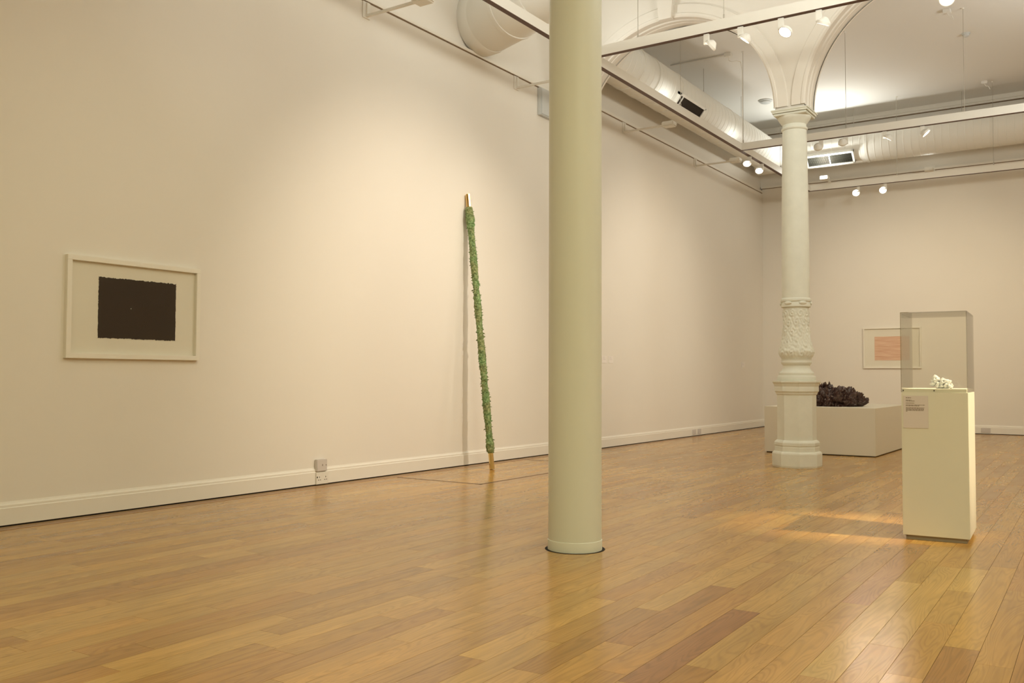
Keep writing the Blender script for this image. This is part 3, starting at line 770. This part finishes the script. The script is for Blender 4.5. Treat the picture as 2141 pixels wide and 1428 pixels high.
# ------------------------------------------------------------------ glass case on tall plinth
RC = math.radians(3.2)
t = thing('display_plinth', (-1.0375, 6.72, 0), 'tall narrow white plinth carrying the clear case at the right', 'plinth', rz=RC)
w2, d2 = .197, .275
obj('plinth_body', B(-w2, w2, -d2, d2, .028, .955, bev=.002), PLINTH, t)
obj('recessed_foot', B(-w2 + .018, w2 - .018, -d2 + .018, d2 - .018, 0, .028), mat('grey_foot', (.32, .27, .19), .6), t)
up = obj('raised_top', B(-w2 + .008, w2 - .008, -d2 + .008, d2 - .008, .955, .978, bev=.002), PLINTH, t)
bm = bmesh.new()
for x in (-w2 + .012, 0.0): tube(bm, [(x, -d2 + .008, .966), (x, -d2 + .004, .966)], .004, 8)
obj('fixing_screw', bm, DARK, t)
cs = thing('acrylic_case', (-1.0375, 6.72, .955), 'clear acrylic box case standing on the tall white plinth', 'display case', rz=RC)
H_ = .517; th = .006
obj('front_pane', B(-w2, w2, -d2, -d2 + th, 0, H_), ACRYL, cs); obj('rear_pane', B(-w2, w2, d2 - th, d2, 0, H_), ACRYL, cs)
obj('side_pane', B(-w2, -w2 + th, -d2 + th, d2 - th, 0, H_), ACRYL, cs); obj('side_pane', B(w2 - th, w2, -d2 + th, d2 - th, 0, H_), ACRYL, cs)
obj('top_pane', B(-w2, w2, -d2, d2, H_, H_ + th), ACRYL, cs)
bm = bmesh.new(); bx(bm, -w2 - .0008, -w2 + .0022, -d2 - .0008, -d2 + .001, 0, H_ + th)
bx(bm, -w2 - .0008, -w2 + .05, -d2 - .0008, -d2 + .0006, H_ + .003, H_ + th + .0008)
obj('glued_edge', bm, ACRYLEDGE, cs)
# label sheet fixed to the plinth front
lb = thing('text_panel', (-1.0375, 6.72, 0), 'grey printed text sheet fixed to the front of the tall plinth', 'label', rz=RC)
x0, x1, z0, z1 = -w2 + .012, -w2 + .162, .722, .932
obj('sheet', B(x0, x1, -d2 - .004, -d2 - .0004, z0, z1), CARD, lb)
bm = bmesh.new(); rr = random.Random(5)
def words(z, xe, h=.0035):
    x = x0 + .016
    while x < xe:
        ww = rr.uniform(.004, .014); bx(bm, x, min(x + ww, xe), -d2 - .0044, -d2 - .004, z, z + h); x += ww + .002
words(z1 - .016, x0 + .048, .0045); words(z1 - .030, x0 + .050, .003); words(z1 - .036, x0 + .068, .0042); words(z1 - .050, x0 + .068, .004)
words(z1 - .062, x0 + .130); words(z1 - .068, x0 + .098)
for k in range(4): words(z1 - .080 - k * .0058, x0 + (.127 - .004 * (k % 2)))
words(z1 - .103, x0 + .026)
obj('print', bm, INK, lb)
# crumpled white object inside
PORC = mat('white_porcelain', (.74, .76, .76), .35, bump=.25, bscale=120)
sc = thing('porcelain_sculpture', (-1.012, 6.70, .978), 'small crumpled white ruffled object inside the clear case', 'sculpture', rz=-.1)
rr = random.Random(9)
def ruffle(cx, cz, R, tilt, seed, dep=.030):
    bm = bmesh.new(); nu, nv = 64, 20; grid = []
    for i in range(nu):
        a = 2 * PI * i / nu; row = []
        for j_ in range(nv):
            b = 2 * PI * j_ / nv
            rad = R * (.66 + .20 * math.sin(a * 9 + seed) * .5 + .10 * math.sin(a * 5 + seed * 2))
            tr = R * .34 * (1 + .35 * math.sin(a * 11 + b * 2 + seed))
            x = tr * math.sin(b) * .9 + .006 * math.sin(a * 7 + seed)
            r_ = rad + tr * math.cos(b)
            row.append(bm.verts.new((x, r_ * math.cos(a), r_ * math.sin(a))))
        grid.append(row)
    for i in range(nu):
        for j_ in range(nv):
            bm.faces.new((grid[i][j_], grid[(i + 1) % nu][j_], grid[(i + 1) % nu][(j_ + 1) % nv], grid[i][(j_ + 1) % nv]))
    mt = Matrix.Translation((cx, 0, cz)) @ Matrix.Rotation(tilt, 4, 'Y')
    rotated(bm, mt)
    for v in bm.verts: v.co.z = max(v.co.z, 0)
    return bm
for cx, cz, R, ti, sd in ((-.048, .050, .036, .35, 1), (-.024, .036, .037, -.25, 4), (.004, .032, .034, .2, 7), (.027, .030, .033, -.1, 11), (.046, .028, .030, -.35, 14)):
    obj('ruffled_disc', ruffle(cx, cz, R, ti, sd), PORC, sc, smooth='all')

# ------------------------------------------------------------------ leaning green pole
Bt = Vector((-5.925, 8.495, .0)); Tp = Vector((XL + .036, 8.655, 3.19))
ax = (Tp - Bt).normalized()
st = thing('leaning_pole_sculpture', Bt, 'tall thin brass pole wrapped in rough green, leaning on the left wall', 'sculpture')
ln = (Tp - Bt).length; mt = along((0, 0, 0), ax) @ Matrix.Rotation(.3, 4, 'Z')
bm = lathe(bmesh.new(), [(.029, .004), (.029, ln)], 8)
o = obj('brass_tube', rotated(bm, mt), BRASS, st); o['label'] = 'faceted polished brass rod showing at both ends'
for v in o.data.vertices: v.co.z = max(v.co.z, 0)
GREEN = bpy.data.materials.new('green_crust'); GREEN.use_nodes = True; nt = GREEN.node_tree
b = nt.nodes['Principled BSDF']; b.inputs['Roughness'].default_value = .7; b.inputs['Specular IOR Level'].default_value = .25
tc = nt.nodes.new('ShaderNodeTexCoord')
n1 = nt.nodes.new('ShaderNodeTexNoise'); n1.inputs['Scale'].default_value = 45; n1.inputs['Detail'].default_value = 6
n2 = nt.nodes.new('ShaderNodeTexNoise'); n2.inputs['Scale'].default_value = 6; n2.inputs['Detail'].default_value = 2
cr = nt.nodes.new('ShaderNodeValToRGB'); e = cr.color_ramp.elements
e[0].position = .32; e[0].color = (.085, .125, .045, 1); e[1].position = .66; e[1].color = (.32, .39, .19, 1)
m1 = e.new(.5); m1.color = (.185, .255, .105, 1)
cr2 = nt.nodes.new('ShaderNodeValToRGB'); cr2.color_ramp.elements[0].color = (1.05, .92, .9, 1); cr2.color_ramp.elements[1].color = (.9, 1.08, 1.0, 1)
cr2.color_ramp.elements[0].position = .4; cr2.color_ramp.elements[1].position = .6
mm = nt.nodes.new('ShaderNodeMix'); mm.data_type = 'RGBA'; mm.blend_type = 'MULTIPLY'; mm.inputs[0].default_value = 1
nt.links.new(tc.outputs['Object'], n1.inputs['Vector']); nt.links.new(tc.outputs['Object'], n2.inputs['Vector'])
nt.links.new(n1.outputs['Fac'], cr.inputs[0]); nt.links.new(n2.outputs['Fac'], cr2.inputs[0])
nt.links.new(cr.outputs[0], mm.inputs[6]); nt.links.new(cr2.outputs[0], mm.inputs[7]); nt.links.new(mm.outputs[2], b.inputs['Base Color'])
t0, t1 = .185, ln - .155
bm = bmesh.new(); nu, nv = 44, 900; rings = []
for i in range(nv + 1):
    s = i / nv; z = t0 + (t1 - t0) * s
    base = .036 + .004 * noise.noise(Vector((0, 0, z * 3.1))) + .004 * math.sin(z * 11)
    base += .012 * math.exp(-((z - (t1 - .17)) / .09) ** 2) + .008 * math.exp(-((z - t0 - .09) / .06) ** 2)
    base *= min(1, .72 + min(s, 1 - s) * 28)
    row = []
    for k in range(nu):
        a = 2 * PI * k / nu; q = Vector((math.cos(a) * 1.6, math.sin(a) * 1.6, z * 30))
        h = .0055 * noise.noise(q) + .0075 * max(0, noise.noise(q * 1.9 + Vector((5, 5, 5)))) ** .8 + .004 * abs(noise.noise(q * 3.7))
        h += .016 * max(0, noise.noise(q * .8 + Vector((9, 2, 4))) - .38)
        r = base + h
        row.append(bm.verts.new((r * math.cos(a), r * math.sin(a), z + .004 * noise.noise(q * 2.5))))
    rings.append(row)
for A_, B_ in zip(rings, rings[1:]):
    for k in range(nu): bm.faces.new((A_[k], A_[(k + 1) % nu], B_[(k + 1) % nu], B_[k]))
bm.faces.new(rings[0]); bm.faces.new(rings[-1])
rr = random.Random(2)
for i in range(420):                                   # torn flakes standing off the crust
    z = rr.uniform(t0 + .02, t1 - .02); a = rr.uniform(0, 2 * PI); r = .038
    p = Vector((r * math.cos(a), r * math.sin(a), z)); nr = Vector((math.cos(a), math.sin(a), rr.uniform(-.7, .7))).normalized()
    ml = along(p, nr) @ Matrix.Rotation(rr.uniform(0, 6), 4, 'Z'); w_ = rr.uniform(.005, .012); l_ = rr.uniform(.014, .028)
    v = [bm.verts.new(ml @ Vector(q)) for q in ((-w_, -.002, 0), (w_, -.002, 0), (w_, .002, 0), (-w_, .002, 0), (rr.uniform(-.004, .004), 0, l_))]
    for f in ((0, 1, 4), (1, 2, 4), (2, 3, 4), (3, 0, 4)): bm.faces.new([v[j_] for j_ in f])
o = obj('green_wrapping', rotated(bm, mt), GREEN, st, smooth='all'); o['label'] = 'rough crumbly green coating around the pole'
# keep the crust off the wall
for v in o.data.vertices:
    if v.co.x + Bt.x < XL + .002: v.co.x = XL + .002 - Bt.x
